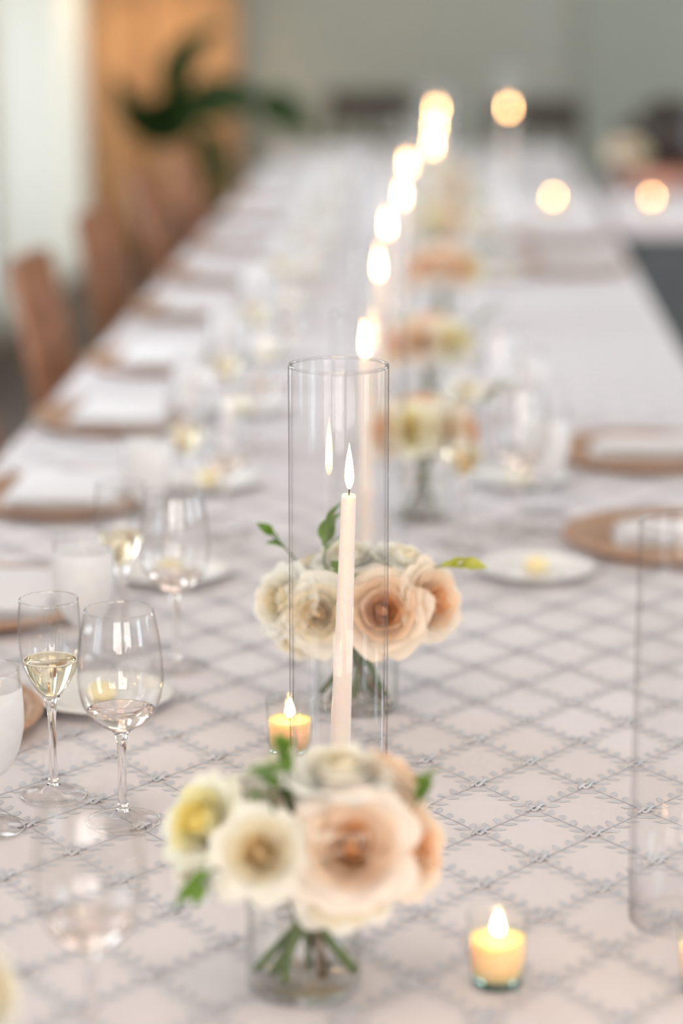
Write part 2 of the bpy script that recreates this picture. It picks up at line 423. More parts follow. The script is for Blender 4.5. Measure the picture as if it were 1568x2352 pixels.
# embroidery: diamond lattice of leafy sprigs with corded knots where they cross
def leaf_em(cx, cy, ang, l, w, h):
    ca, sa = math.cos(ang), math.sin(ang); v = []
    for a, b, z in ((-.5, 0, 0), (-.22, .5, 0), (.2, .46, 0), (.5, 0, 0), (.2, -.46, 0), (-.22, -.5, 0)):
        v.append((cx + ca * a * l - sa * b * w, cy + sa * a * l + ca * b * w, z))
    v.append((cx, cy, h)); v.append((cx + ca * .28 * l, cy + sa * .28 * l, h * .8))
    f = [(0, 5, 6), (0, 6, 1), (1, 6, 7, 2), (2, 7, 3), (3, 7, 4), (4, 7, 6, 5)]
    return v, [tuple(reversed(q)) for q in f]
ev, ef, kv, kf = [], [], [], []
LX, LY, OX, OY = .106, .135, .162, 2.269
rnd = random.Random(3)
def lay(v, f, V, F, lift=.0005):
    o = len(V)
    for q in v: V.append((q[0], q[1], TZ + lift + q[2] + wrinkle(q[0], q[1])))
    F.extend(tuple(i + o for i in q) for q in f)
def knot(cx, cy):
    parts = []
    for s in (1, -1):
        pts = []
        for i in range(9):
            t = i / 8 * 2 - 1
            pts.append((cx + .0085 * t, cy + .004 * t + s * (.0068 * math.cos(t * PI * .95)), .0016 + .0011 * math.sin(t * PI * 1.5 + s * .8)))
        parts.append(tube(pts, [.0009 + .0011 * (1 - abs(i / 8 * 2 - 1)) for i in range(9)], 5))
    parts.append(tube([(cx - .009, cy - .009, .0008), (cx - .003, cy - .002, .0024), (cx + .003, cy + .003, .0024), (cx + .009, cy + .010, .0008)], [.0008, .0017, .0017, .0008], 5))
    return merge(*parts)
i0, i1 = int((-TX - OX) / LX) - 1, int((TX - OX) / LX) + 1
j0, j1 = int((TY0 - OY) / LY) - 1, int((TY1 - OY) / LY) + 1
for sub in (0, 1):
    for i in range(i0, i1 + 1):
        for j in range(j0, j1 + 1):
            cx, cy = OX + LX * (i + .5 * sub), OY + LY * (j + .5 * sub)
            if abs(cx) < TX - .015 and TY0 + .02 < cy < TY1 - .02 and cy < 7.5:
                if 1.4 < cy < 4.2: lay(*knot(cx, cy), kv, kf)
            for sx, sy in ((1, 1), (-1, 1)):
                dx, dy = sx * LX / 2, sy * LY / 2
                ex, ey = cx + dx, cy + dy
                if not (abs(cx) < TX - .01 and abs(ex) < TX - .01 and TY0 + .02 < cy and ey < 7.5): continue
                a = math.atan2(dy, dx); L_ = math.hypot(dx, dy)
                px, py = -dy / L_, dx / L_
                near = cy < 3.4
                for k in range(4):
                    t = .14 + k * .205
                    for side in (1, -1):
                        aa = a + side * R(48) + rnd.uniform(-.10, .10); ll = .0165 * rnd.uniform(.92, 1.05)
                        bx, by = cx + dx * t + math.cos(aa) * ll * .56, cy + dy * t + math.sin(aa) * ll * .56
                        v, f = leaf_em(bx, by, aa, ll, .0074, .0010)
                        lay(v, f, ev, ef, .0003)
                w = .0008
                v = [(cx + dx * t + s * px * w, cy + dy * t + s * py * w, .0004) for t in (.1, .35, .65, .9) for s in (1, -1)]
                f = [(2 * q, 2 * q + 1, 2 * q + 3, 2 * q + 2) for q in range(3)]
                lay(v, f, ev, ef, .0004)
em = obj('leaf_embroidery', new_mesh('leaf_embroidery', ev, ef, 'thread'), cl); em['kind'] = 'stuff'; em['label'] = 'grey embroidered leaf sprigs forming diamonds'
em = obj('cord_knots', new_mesh('cord_knots', kv, kf, 'cord'), cl); em['kind'] = 'stuff'; em['label'] = 'raised grey cord knots where the sprigs cross'

vd, fd, (cx, cy, hx, hy) = cloth('x', .66, 2.6, 7.55, 8.75, .05, 'cloth')
c2 = obj('tablecloth', new_mesh('cross_cloth', *merge((vd, fd), grid(lambda i, j: (.66 + 1.94 * i / 8, 7.55 + 1.2 * j / 6, TZ), 8, 6)), 'cloth'))
tag(c2, 'plain pale cloth topping the crosswise table at far right', 'tablecloth')
vd, fd, _ = cloth('x', .68, 2.58, 7.57, 8.73, .72, 'skirt', zt=TZ - .012)
tag(obj('table_skirt', new_mesh('table_skirt', vd, fd, 'skirt')), 'grey floor-length skirt hanging from the crosswise table at far right', 'table skirt')

# ------------------------------------------------------------------ glassware
def shell(outer, th):
    """outer profile bottom -> rim as a thin wall: outer up, rounded rim, inner down"""
    inner = [(max(r - th, .0004), z + (th if i == 0 else 0)) for i, (r, z) in enumerate(outer)]
    rim = outer[-1]
    return outer + [(rim[0] - th / 2, rim[1] + th * .5)] + list(reversed(inner))
def liquid(outer, th, ztop, mat, name):
    p = [(max(r - th, .0002), max(z, outer[0][1] + th)) for r, z in outer if z < ztop]
    a, b = [q for q in outer if q[1] < ztop][-1], [q for q in outer if q[1] >= ztop][0]
    t = (ztop - a[1]) / (b[1] - a[1]); rt = a[0] + (b[0] - a[0]) * t - th
    prof = [(0, p[0][1])] + p[1:] + [(rt, ztop), (0, ztop - .0002)]
    return new_mesh(name, *lathe(prof, 48), mat), rt
wine_bowl = smooth_prof([(.0015, .0905), (.012, .0925), (.0255, .101), (.0355, .116), (.0402, .136), (.0405, .150), (.0378, .178), (.0325, .207)], 5)
def rim_mesh(name, prof, th=.0011):
    r, z = prof[-1]; q = .00075
    return new_mesh(name, *lathe([(r - th / 2 + q * math.cos(a * PI / 3), z + th * .3 + q * math.sin(a * PI / 3)) for a in range(6)], 64, True), 'rim_glass')
wr_ = rim_mesh('wine_rim', wine_bowl)
wb = new_mesh('wine_bowl', *lathe(shell(wine_bowl, .0011), 64), 'bowl_glass')
wl, _ = liquid(wine_bowl, .0014, .111, 'wine', 'wine_liquid')
stem_prof = [(0, .0)] + [(.0355, 0), (.0358, .0008), (.034, .0022)] + smooth_prof([(.028, .0032), (.014, .0062), (.0072, .012), (.0045, .022), (.0038, .05), (.0042, .078), (.0062, .088), (.0115, .0925)], 4) + [(0, .0918)]
def split_prof(prof, zcut):
    lo = [q for q in prof if q[1] <= zcut]; hi = [q for q in prof if q[1] >= zcut]
    return lo + [(0, lo[-1][1])], [(0, hi[0][1])] + hi
FR = {}
def stem_meshes(prefix, rf, zb, rs=.0040, collar=.0105):
    foot = [(0, .0004), (rf, .0004), (rf + .0003, .0012), (rf - .0015, .0022)] + smooth_prof([(rf * .8, .0032), (rf * .42, .0058), (rf * .2, .0115)], 4) + [(0, .0115)]
    stem = [(0, .0117)] + smooth_prof([(rf * .2, .0117), (rs + .0006, .021), (rs, .35 * zb + .01), (rs + .0005, zb * .8), (rs + .0024, zb - .005), (collar, zb + .0012)], 5) + [(0, zb + .0004)]
    FR[prefix] = new_mesh(prefix + '_foot_rim', *lathe([(rf - .0006 + .0012 * math.cos(q * PI / 4), .0014 + .0010 * math.sin(q * PI / 4)) for q in range(8)], 64, True), 'stem_glass')
    return new_mesh(prefix + '_foot', *lathe(foot, 48), 'foot_glass'), new_mesh(prefix + '_stem', *lathe(stem, 24), 'stem_glass')
wf_, ws_ = stem_meshes('wine', .0353, .0905)
fl_bowl = smooth_prof([(.0015, .100), (.0100, .1035), (.0180, .114), (.0258, .131), (.0292, .147), (.0302, .166), (.0298, .182), (.0284, .198)], 5)
fr_ = rim_mesh('flute_rim', fl_bowl)
fb = new_mesh('flute_bowl', *lathe(shell(fl_bowl, .0010), 64), 'bowl_glass')
fll, frt = liquid(fl_bowl, .0013, .1375, 'champagne', 'champagne_liquid')
ffm = new_mesh('flute_foam', *tube([(frt * .97 * math.cos(2 * PI * i / 40), frt * .97 * math.sin(2 * PI * i / 40), .1378) for i in range(41)], .0008, 5), 'foam')
ff_, fs_ = stem_meshes('flute', .0325, .100, .0037, .0085)
gob_bowl = smooth_prof([(.0015, .0505), (.012, .0525), (.0225, .062), (.0300, .078), (.0345, .098), (.0352, .114), (.0342, .134), (.0325, .156)], 5)
gr_ = rim_mesh('goblet_rim', gob_bowl, .0013)
gb = new_mesh('goblet_bowl', *lathe(shell(gob_bowl, .0013), 64), 'bowl_glass')
gf = new_mesh('goblet_frost', *lathe([(r + .0004, z) for r, z in gob_bowl if z < .143], 64), 'frost')
gl, _ = liquid(gob_bowl, .0018, .136, 'water', 'goblet_water')
gf_, gs_ = stem_meshes('goblet', .0345, .0505, .0046, .0105)
def wine_glass(loc, label, wine=True):
    t = thing('wine_glass', label, 'wine glass', loc, rnd.uniform(0, 6), 'stemmed wine glasses')
    b = obj('bowl', wb, t); obj('rim', wr_, b); obj('stem', ws_, t); f = obj('foot', wf_, t); obj('foot_edge', FR['wine'], f)
    if wine: obj('wine', wl, t, label='shallow pour of pale wine')
    return t
def flute(loc, label):
    t = thing('champagne_flute', label, 'champagne flute', loc, rnd.uniform(0, 6), 'tulip champagne flutes')
    b = obj('bowl', fb, t); obj('rim', fr_, b); obj('stem', fs_, t); f = obj('foot', ff_, t); obj('foot_edge', FR['flute'], f)
    w = obj('champagne', fll, t, label='pale golden champagne'); obj('bubbles', ffm, w)
    return t
def goblet(loc, label):
    t = thing('water_goblet', label, 'goblet', loc, rnd.uniform(0, 6), 'misted water goblets')
    b = obj('bowl', gb, t); obj('rim', gr_, b); obj('condensation', gf, t, label='white misted outer surface'); obj('stem', gs_, t); f = obj('foot', gf_, t); obj('foot_edge', FR['goblet'], f)
    return t

# ------------------------------------------------------------------ table settings
charger_prof = [(0, .004), (.04, .004), (.06, .0)] + [(.118, 0), (.135, .007), (.146, .015)] + [(.143, .018)]
rings = []
for k in range(13):                                       # coiled upper face
    r = .143 - k * .0105
    base = .0165 if r > .135 else .0165 - (.143 - r) * .32 if r > .112 else .0066
    rings += [(r, base), (r - .0026, base + .0020), (r - .0062, base + .0020), (r - .0092, base - .0004)]
ch_me = new_mesh('charger_body', *lathe(charger_prof + rings + [(0, .0062)], 72), 'rattan')
beads = []
for k in range(84):
    a = 2 * PI * k / 84
    beads.append(xf(lathe([(0, -.0046), (.0038, -.0024), (.005, .0), (.0038, .0024), (0, .0046)], 6), Matrix.Translation((.1455 * math.cos(a), .1455 * math.sin(a), .0168))))
cr_me = new_mesh('charger_rim', *merge(*beads), 'rattan_rim')
def charger(loc, label):
    t = thing('charger_plate', label, 'charger', loc, rnd.uniform(0, 6), 'woven charger plates')
    obj('coiled_base', ch_me, t); o = obj('beaded_rim', cr_me, t); o['kind'] = 'stuff'
    return t
plate_prof = [(0, .0016), (.03, .0016), (.042, 0), (.046, 0), (.049, .0035), (.066, .0088), (.0775, .0118), (.0772, .0130), (.066, .0108), (.048, .0062), (.044, .0050), (0, .0048)]
pl_me = new_mesh('bread_plate', *lathe(smooth_prof(plate_prof, 2), 64), 'china')
bt = bmesh.new(); bmesh.ops.create_icosphere(bt, subdivisions=2, radius=1)
for vv in bt.verts:
    a = math.atan2(vv.co.y, vv.co.x)
    k = 1 + .16 * math.cos(5 * a) * (1 - abs(vv.co.z))
    vv.co = Vector((vv.co.x * .017 * k, vv.co.y * .017 * k, max(vv.co.z, -.75) * .012 + .009))
bt_me = bpy.data.meshes.new('butter'); bt.to_mesh(bt_me); bt.free(); bt_me.materials.append(MATS['butter'])
for p in bt_me.polygons: p.use_smooth = True
def bread_plate(loc, label, blabel):
    t = tag(obj('bread_plate', pl_me, None, loc), label, 'plate', 'white bread plates')
    b = tag(obj('butter_pat', bt_me, None, (loc[0], loc[1] - .004, loc[2] + .0048)), blabel, 'butter', 'butter pats')
    b.rotation_euler = (0, 0, rnd.uniform(0, 6))
def nap():
    """folded napkin: three soft layers with rounded fold"""
    parts = []
    for k in range(3):
        z0 = .0005 + k * .0075; sx, sy = .098 - .003 * k, .046 - .002 * k
        def up(i, j, z0=z0, sx=sx, sy=sy):
            u, w = i / 12 * 2 - 1, j / 8 * 2 - 1
            e = (1 - abs(u) ** 8) * (1 - abs(w) ** 6)
            return (u * sx, w * sy, z0 + .0072 * max(e, 0) ** .5 + .0008 * math.sin(u * 5 + w * 3 + z0 * 900))
        def dn(i, j, z0=z0, sx=sx, sy=sy):
            u, w = i / 12 * 2 - 1, 1 - j / 8 * 2
            return (u * sx, w * sy, z0)
        parts += [grid(up, 12, 8), grid(dn, 12, 8)]
    return merge(*parts)
np_me = new_mesh('napkin', *nap(), 'napkin')
def napkin(loc, rz, label):
    o = tag(obj('folded_napkin', np_me, None, loc, (0, 0, rz)), label, 'napkin', 'folded napkins on chargers')
    if loc[0] < 0: o.scale = (1.12, 1.9, 1)                     # the left ones lie opened wider

ORD = ['zeroth', 'first', 'second', 'third', 'fourth', 'fifth', 'sixth', 'seventh', 'eighth', 'ninth', 'tenth']
# left side: charger centre y, (wine, flute, goblet, plate) positions
left = [2.42, 2.90, 3.50, 4.12, 4.72, 5.43, 6.05, 6.70, 7.35, 8.0]
for k, yc in enumerate(left):
    o = ORD[k + 1]; far = 'in the blur ' if k > 3 else ''
    where = f'at the {o} place setting along the left table edge'
    charger((-.447, yc, TZ + .001), f'woven tan charger {where}')
    napkin((-.44, yc, TZ + .0098), R(90), f'white folded napkin on the charger {where}')
    if k == 0:
        W_, F_, G_, P_ = (-.174, 2.146), (-.251, 2.215), (-.297, 2.122), (-.247, 2.515)
        wine_glass((*W_, TZ + .001), 'sharp clear wine glass with little pale wine, left of the front bouquet')
        flute((*F_, TZ + .001), 'sharp champagne flute half full of golden wine, touching view of wine glass')
        goblet((*G_, TZ + .001), 'frosty white water goblet cut off by the left picture edge')
        bread_plate((*P_, TZ + .001), 'white bread plate right behind the sharp wine glass', 'butter pat on the plate right behind the sharp wine glass')
        continue
    if k == 1: W_, F_, G_, P_ = (-.181, 2.652), (-.252, 2.73), (-.285, 2.647), (-.235, 3.06)
    else: W_, F_, G_, P_ = (-.18, yc - .21), (-.245, yc - .13), (-.29, yc - .225), (-.24, yc + .12)
    wine_glass((*W_, TZ + .001), f'blurred clear wine glass {where}')
    flute((*F_, TZ + .001), f'blurred champagne flute {where}')
    goblet((*G_, TZ + .001), f'blurred white misted water goblet {where}')
    bread_plate((*P_, TZ + .001), f'white bread plate {where}', f'butter pat on the bread plate {where}')
# nearest, heavily blurred glasses at the bottom left corner
wine_glass((-.128, 1.640, TZ + .001), 'very blurred wine glass nearest the camera, bottom left corner')
# right side
right = [(3.27, (.228, 3.345), (.148, 3.245), (.268, 3.46), (.245, 3.10)), (3.86, (.205, 3.88), (.155, 3.77), (.25, 4.0), (.238, 3.665)),
         (6.25, (.25, 6.33), (.2, 6.24), (.26, 6.45), (.255, 6.08)), (6.88, (.25, 6.96), (.2, 6.87), (.26, 7.08), (.255, 6.71))]
for k, (yc, W_, F_, G_, P_) in enumerate(right):
    where = f'at the {ORD[k + 1]} place setting along the right table edge'
    charger((.437, yc, TZ + .001), f'woven tan charger {where}')
    napkin((.455, yc, TZ + .0098), R(2), f'white folded napkin on the charger {where}')
    wine_glass((*W_, TZ + .001), f'blurred clear wine glass {where}')
    flute((*F_, TZ + .001), f'blurred champagne flute {where}')
    goblet((*G_, TZ + .001), f'blurred white misted water goblet {where}')
    bread_plate((*P_, TZ + .001), f'white bread plate {where}', f'butter pat on the bread plate {where}')

# ------------------------------------------------------------------ candles
def hurricane_mesh(h, r=.0478, th=.0030):
    out = [(r, 0), (r, h * .25), (r, h * .5), (r, h * .75), (r, h - .002), (r - .0004, h - .0006), (r - th / 2, h), (r - th + .0004, h - .0006), (r - th, h - .002), (r - th, h * .5), (r - th, 0)]
    me = new_mesh('hurricane', *lathe(out, 96, True), 'hurricane_glass')
    me.materials.append(MATS['hurricane_inner'])
    for k, p in enumerate(me.polygons): p.material_index = 1 if k >= 8 * 96 else 0
    return me, new_mesh('hurricane_rim', *lathe([(r - th / 2 + .0017 * math.cos(q * PI / 4), h + .0017 * math.sin(q * PI / 4)) for q in range(8)], 96, True), 'rim_glass')
HM = {.42: hurricane_mesh(.42), .344: hurricane_mesh(.344)}
def hurricane(loc, h, label):
    t = thing('glass_hurricane', label, 'hurricane', loc, 0, 'glass hurricanes')
    obj('cylinder', HM[h][0], t); obj('rim', HM[h][1], t, label='polished rounded glass rim')
def flame_mesh(name, h, r, mat):
    prof = [(0, 0)] + smooth_prof([(r * .45, h * .03), (r * .92, h * .18), (r, h * .30), (r * .86, h * .48), (r * .55, h * .70), (r * .24, h * .87), (r * .06, h * .98)], 4) + [(0, h)]
    return new_mesh(name, *lathe(prof, 16), mat)
FL = flame_mesh('taper_flame', .045, .0044, 'flame')
VF = flame_mesh('votive_flame', .021, .0048, 'votive_flame')
def taper(loc, h, label, tilt=(0, 0), group='lit taper candles'):
    t = thing('taper_candle', label, 'candle', loc, 0, group)
    t.rotation_euler = (tilt[0], tilt[1], 0)
    prof = [(0, 0), (.0100, 0)] + [(.0106 - .0036 * (i / 10), .002 + (h - .005) * i / 10) for i in range(11)] + [(.0064, h - .0006), (.0052, h - .0002), (.002, h - .0016), (0, h - .0018)]
    obj('wax', new_mesh('taper_wax', *lathe(prof, 32), 'wax'), t)
    obj('wick', new_mesh('wick', *tube([(0, 0, h - .003), (.0002, 0, h + .004), (.0008, 0, h + .009)], .0006, 6), 'wick'), t)
    f = obj('flame', FL, t, (.0003, 0, h + .0045), label='bright upright candle flame'); f.rotation_euler = (0, R(-2), 0)
    return t
taper((.0245, 2.25, TZ + .0012), .296, 'leaning lit white taper candle in the sharp glass hurricane', (0, R(1.9)))
hurricane((.0245, 2.25, TZ + .0012), .42, 'tall clear glass hurricane in sharp focus behind the front bouquet')
hur = [(.024, 3.10, .344), (.013, 3.877, .344), (.007, 4.486, .42), (.027, 5.052, .344), (.03, 5.822, .42), (.083, 6.435, .344), (.075, 7.093, .42), (.075, 7.898, .344)]
for k, (x, yy, h) in enumerate(hur):
    o = ORD[k + 1] if k else 'nearest'
    wh = 'the blurred hurricane directly behind the sharp one' if k == 0 else f'the {ORD[k + 2]} hurricane back along the table middle'
    taper((x - .003, yy, TZ + .0012), .285, f'lit white taper candle in {wh}', (0, R(rnd.uniform(-1.2, 1.2))))
    hurricane((x, yy, TZ + .0012), h, ('blurred glass hurricane directly behind the sharp one' if k == 0 else f'blurred glass hurricane, {ORD[k + 2]} one back along the table middle'))
hurricane((.3335, 1.937, TZ + .0012), .344, 'blurred glass hurricane cut off by the right picture edge')
taper((.313, 8.40, TZ + .0012), .26, 'lit taper candle standing apart at far right of the candle row', (0, R(.8)))
hurricane((.314, 8.40, TZ + .0012), .42, 'far glass hurricane standing apart to the right of the candle row')

vo = [(0, 0), (.0195, 0), (.0206, .0012), (.0212, .004), (.0222, .02), (.0238, .045), (.0248, .060), (.0243, .0612), (.0236, .060), (.0226, .045), (.0211, .02), (.0200, .0085), (0, .0080)]
VG = new_mesh('votive_cup', *lathe(vo, 48), 'votive_glass')
VB = new_mesh('votive_base', *lathe([(0, .0008), (.0186, .0008), (.0196, .003), (.0194, .0072), (0, .0074)], 40), 'green_glass')
wv = [(0, .0086), (.0196, .0088), (.0207, .02), (.0220, .0395), (.0200, .0388), (.010, .0376), (0, .0374)]
VW = new_mesh('votive_wax', *lathe(wv, 48), 'votive_wax')
VK = new_mesh('votive_wick', *tube([(0, 0, .036), (0, 0, .041), (.0006, 0, .0445)], .0006, 6), 'wick')
def votive(loc, lab):
    g = thing('votive_cup', f'small clear glass votive cup {lab}', 'votive cup', loc, 0, 'votive cups')
    obj('cup', VG, g); obj('base', VB, g, label='thick greenish glass base')
    t = thing('votive_candle', f'glowing lit votive candle in the cup {lab}', 'candle', loc, 0, 'votive candles')
    obj('wax', VW, t); obj('wick', VK, t); obj('flame', VF, t, (.0003, 0, .0415), label='small bright flame')
votive((.172, 1.793, TZ + .001), 'at lower right beside the front bouquet')
votive((.338, 1.790, TZ + .001), 'cut off by the lower right picture edge')
votive((-.030, 2.345, TZ + .001), 'just left behind the sharp hurricane')
votive((.445, 7.679, TZ + .001), 'alone at the far right of the long table')
votive((.757, 7.70, TZ + .001), 'on the crosswise table before the person')

# ------------------------------------------------------------------ roses
def petal(r, h, phi, flare, drop, seed, nu=8, nv=7):
    """one cupped petal around +Z: r top radius, phi half angle, flare outward lip, drop: lip hangs down"""
    rn = random.Random(seed); ph = rn.uniform(0, 6)
    def fn(i, j):
        u = i / nu * 2 - 1; v = j / nv
        lim = 1 - .30 * abs(u) ** 2.6                          # rounded upper outline
        vv = v * lim
        rr = r * (1 - (1 - vv) ** 2.0) * .97 + .0015
        z = h * vv ** 1.15
        lip = max(0, vv - .55) / .45
        rr += flare * lip ** 1.6; z -= drop * lip ** 2
        rr *= 1 + .05 * math.sin(u * 5 + ph) * v + (.06 * (u + 1) * .5)   # spiral overlap
        w = phi * (.42 + .58 * math.sin(min(1, vv * 1.25) * PI / 2)) * (1 - .10 * max(0, v - .8) / .2)
        a = u * w
        z += .0014 * math.sin(u * 7 + ph) * v * v
        return (rr * math.cos(a), rr * math.sin(a), z)
    return grid(fn, nu, nv)
LAYERS = [  # n, r, h, phi, flare, drop, colour
    (3, .0048, .0315, 1.35, -.0022, .0, 0), (4, .0085, .0330, 1.15, -.0015, .0, 0), (5, .0130, .0335, 1.0, .0002, .0, 0), (5, .0185, .0330, .95, .0025, .0010, 1),
    (6, .0250, .0315, .85, .0050, .0030, 1), (6, .0315, .0285, .80, .0080, .0060, 2), (6, .0370, .0230, .80, .0110, .0105, 2)]
PET = {}
def petal_mesh(kind, layer, var):
    key = (kind, layer, var)
    if key not in PET:
        _, r, h, phi, fl, dp, c = LAYERS[layer]
        PET[key] = new_mesh(f'petal_{kind}', *petal(r, h, phi, fl, dp, layer * 7 + var), f'petal_{kind}_{c}')
    return PET[key]
HEART = {}
def heart_mesh(kind):
    if kind not in HEART: HEART[kind] = new_mesh('heart', *lathe([(0, .003), (.004, .006), (.0058, .015), (.0046, .023), (.0024, .0268), (0, .028)], 12), f'petal_{kind}_0')
    return HEART[kind]
SEP = new_mesh('calyx', *lathe([(0, -.006), (.0035, -.005), (.0055, -.0015), (.006, .002), (.003, .004), (0, .0045)], 12), 'stem_green')
def rot_to(d):
    return Vector((0, 0, 1)).rotation_difference(Vector(d).normalized())
BLOOM = {}
def bloom_mesh(kind):
    if kind not in BLOOM:
        v, f, mi = [], [], []
        for li, (nn, r, h, phi, fl, dp, c) in enumerate(LAYERS):
            for q in range(nn):
                pv, pf = xf(petal(r, h, phi, fl, dp, li * 7 + q % 2, 5, 4), Matrix.Rotation(2 * PI * q / nn + li * .7, 4, 'Z'))
                o = len(v); v += [tuple(w) for w in pv]; f += [tuple(i + o for i in w) for w in pf]; mi += [c] * len(pf)
        me = new_mesh(f'bloom_{kind}', v, f, None)
        for c in range(3): me.materials.append(MATS[f'petal_{kind}_{c}'])
        for p, c in zip(me.polygons, mi): p.material_index = c; p.use_smooth = True
        BLOOM[kind] = me
    return BLOOM[kind]
def rose(base, pos, d, size, kind, label, group, detail, stem_end, neck):
    """base: vase foot centre; pos: bloom base relative to it; d: facing; stem runs through the vase neck to stem_end"""
    q = rot_to(d); w = Vector(base) + Vector(pos)
    t = thing('rose', label, 'rose', w, 0, group)
    t.rotation_mode = 'QUATERNION'; t.rotation_quaternion = q
    rn = random.Random(hash((round(pos[0] * 1e4), round(pos[1] * 1e4), round(pos[2] * 1e4))) & 0xffff)
    if detail:
        for li, L_ in enumerate(LAYERS):
            off = rn.uniform(0, 6)
            for k in range(L_[0]):
                o = obj('petal', petal_mesh(kind, li, k % 2), t)
                s = size * rn.uniform(.94, 1.06)
                o.scale = (s, s, s * rn.uniform(.95, 1.05))
                o.rotation_euler = (rn.uniform(-.05, .05), rn.uniform(-.05, .05), off + 2 * PI * k / L_[0] + rn.uniform(-.1, .1))
        o = obj('calyx', SEP, t); o.scale = (1.2, 1.2, 1.2)
        o = obj('heart', heart_mesh(kind), t); o.scale = (size,) * 3
    else:
        o = obj('bloom', bloom_mesh(kind), t); o.scale = (size,) * 3; o.rotation_euler = (0, 0, rn.uniform(0, 6))
    inv = q.to_matrix().inverted()
    P = [Vector(pos) * .999, Vector(pos) * .35 + Vector(neck) * .65 - Vector(d) * .012, Vector(neck), (Vector(neck) + Vector(stem_end)) / 2 + Vector((0, 0, -.002)), Vector(stem_end)]
    pts = []
    for a in range(len(P) - 1):
        for k in range(3): pts.append(P[a].lerp(P[a + 1], k / 3))
    pts.append(P[-1])
    loc = [inv @ (p - Vector(pos)) for p in pts]
    obj('stem', new_mesh('rose_stem', *tube(loc, .0033 if detail else .0018, 7), 'stem_green' if rn.random() < .7 else 'stem_brown'), t)
    return t
def leaf_part(l, w, bend, fold_=.25):
    def fn(i, j):
        v = i / 7; u = j / 4 * 2 - 1
        ww = w * math.sin(PI * min(1, v ** .8 * .98 + .02)) ** .9
        return (u * ww, l * v, bend * v * v * l + fold_ * abs(u) * ww)
    return grid(fn, 7, 4)
def sprig(base, pos, d, n_, size, mat, label, group, neck, stem_end, face=None):
    w = Vector(base) + Vector(pos); d = Vector(d).normalized()
    t = thing('greenery_sprig', label, 'greenery', w, 0, group)
    P = [d * .045 * size, d * .02 * size, Vector((0, 0, 0)), (Vector(neck) - Vector(pos)) * .6, Vector(neck) - Vector(pos), Vector(stem_end) - Vector(pos)]
    obj('stem', new_mesh('sprig_stem', *tube(P, [.0008, .001, .0013, .0016, .0017, .0017], 6), 'stem_green'), t)
    me = new_mesh('sprig_leaf', *leaf_part(.03 * size, .0105 * size, -.35), mat)
    rn = random.Random(int(abs(pos[0]) * 1e4) + n_)
    for k in range(n_):
        f_ = (k + 1) / n_
        dirv = (d + Vector((rn.uniform(-1, 1), rn.uniform(-.6, .6), rn.uniform(-.5, .7))) * (.75 if k < n_ - 1 else .15)).normalized()
        q = dirv.to_track_quat('Y', 'Z')
        o = obj('leaf', me, t, d * .045 * size * f_ * .9); o.rotation_mode = 'QUATERNION'; o.rotation_quaternion = q @ Quaternion((0, 1, 0), rn.uniform(-.6, .6))
    return t
VA = [(0, 0), (.0448, 0), (.0455, .0015), (.0456, .05), (.0456, .0985), (.0448, .0995), (.0434, .0985), (.0434, .008), (.0425, .0068), (0, .0066)]
VASE = new_mesh('vase', *lathe(VA, 64), 'vase_glass')
VBASE = new_mesh('vase_base', *lathe([(0, .0006), (.0418, .0006), (.0428, .002), (.0424, .0060), (0, .0062)], 64), 'foot_glass')
VWAT = new_mesh('vase_water', *lathe([(0, .0070), (.0422, .0072), (.0430, .009), (.0430, .060), (.0424, .0605), (0, .060)], 64), 'water')
def vase(loc, label):
    t = thing('glass_vase', label, 'vase', loc, 0, 'low glass vases')
    obj('glass', VASE, t); obj('water', VWAT, t); obj('base', VBASE, t, label='thick clear glass bottom')
def ends(k, total, rn):
    a = 2 * PI * k / total * 2.4 + rn.uniform(-.3, .3); r = .026 + .010 * rn.random()
    return (r * math.cos(a), r * math.sin(a), .0105)
def bouquet(base, spec, greens, wh, detail):
    vase(base, f'clear low cylinder vase of roses {wh}')
    rn = random.Random(int(base[1] * 1000)); g = f'roses in the bouquet {wh}'
    for k, (px, py, pz, dx, dy, dz, s, kind, lab) in enumerate(spec):
        d = Vector((dx, dy, dz)).normalized()
        pos = Vector((px, py, pz)) - d * .024 * s                       # px..pz is the heart of the bloom
        e = (-px * .40 + rn.uniform(-.008, .008), -py * .33 + rn.uniform(-.008, .008), .0105)
        nk = (rn.uniform(-.012, .012) + px * .12, rn.uniform(-.010, .010) + py * .12, .080 + rn.uniform(-.006, .006))
        rose(base, pos, d, s, kind, lab, g, detail, e, nk)
    for k, (px, py, pz, dx, dy, dz, n_, s, m, lab) in enumerate(greens):
        sprig(base, (px, py, pz), (dx, dy, dz), n_, s, m, lab, f'greenery in the bouquet {wh}', (px * .12, py * .12, .082), (-px * .25, -py * .25, .011))
A = (.019, 1.785, TZ + .001)
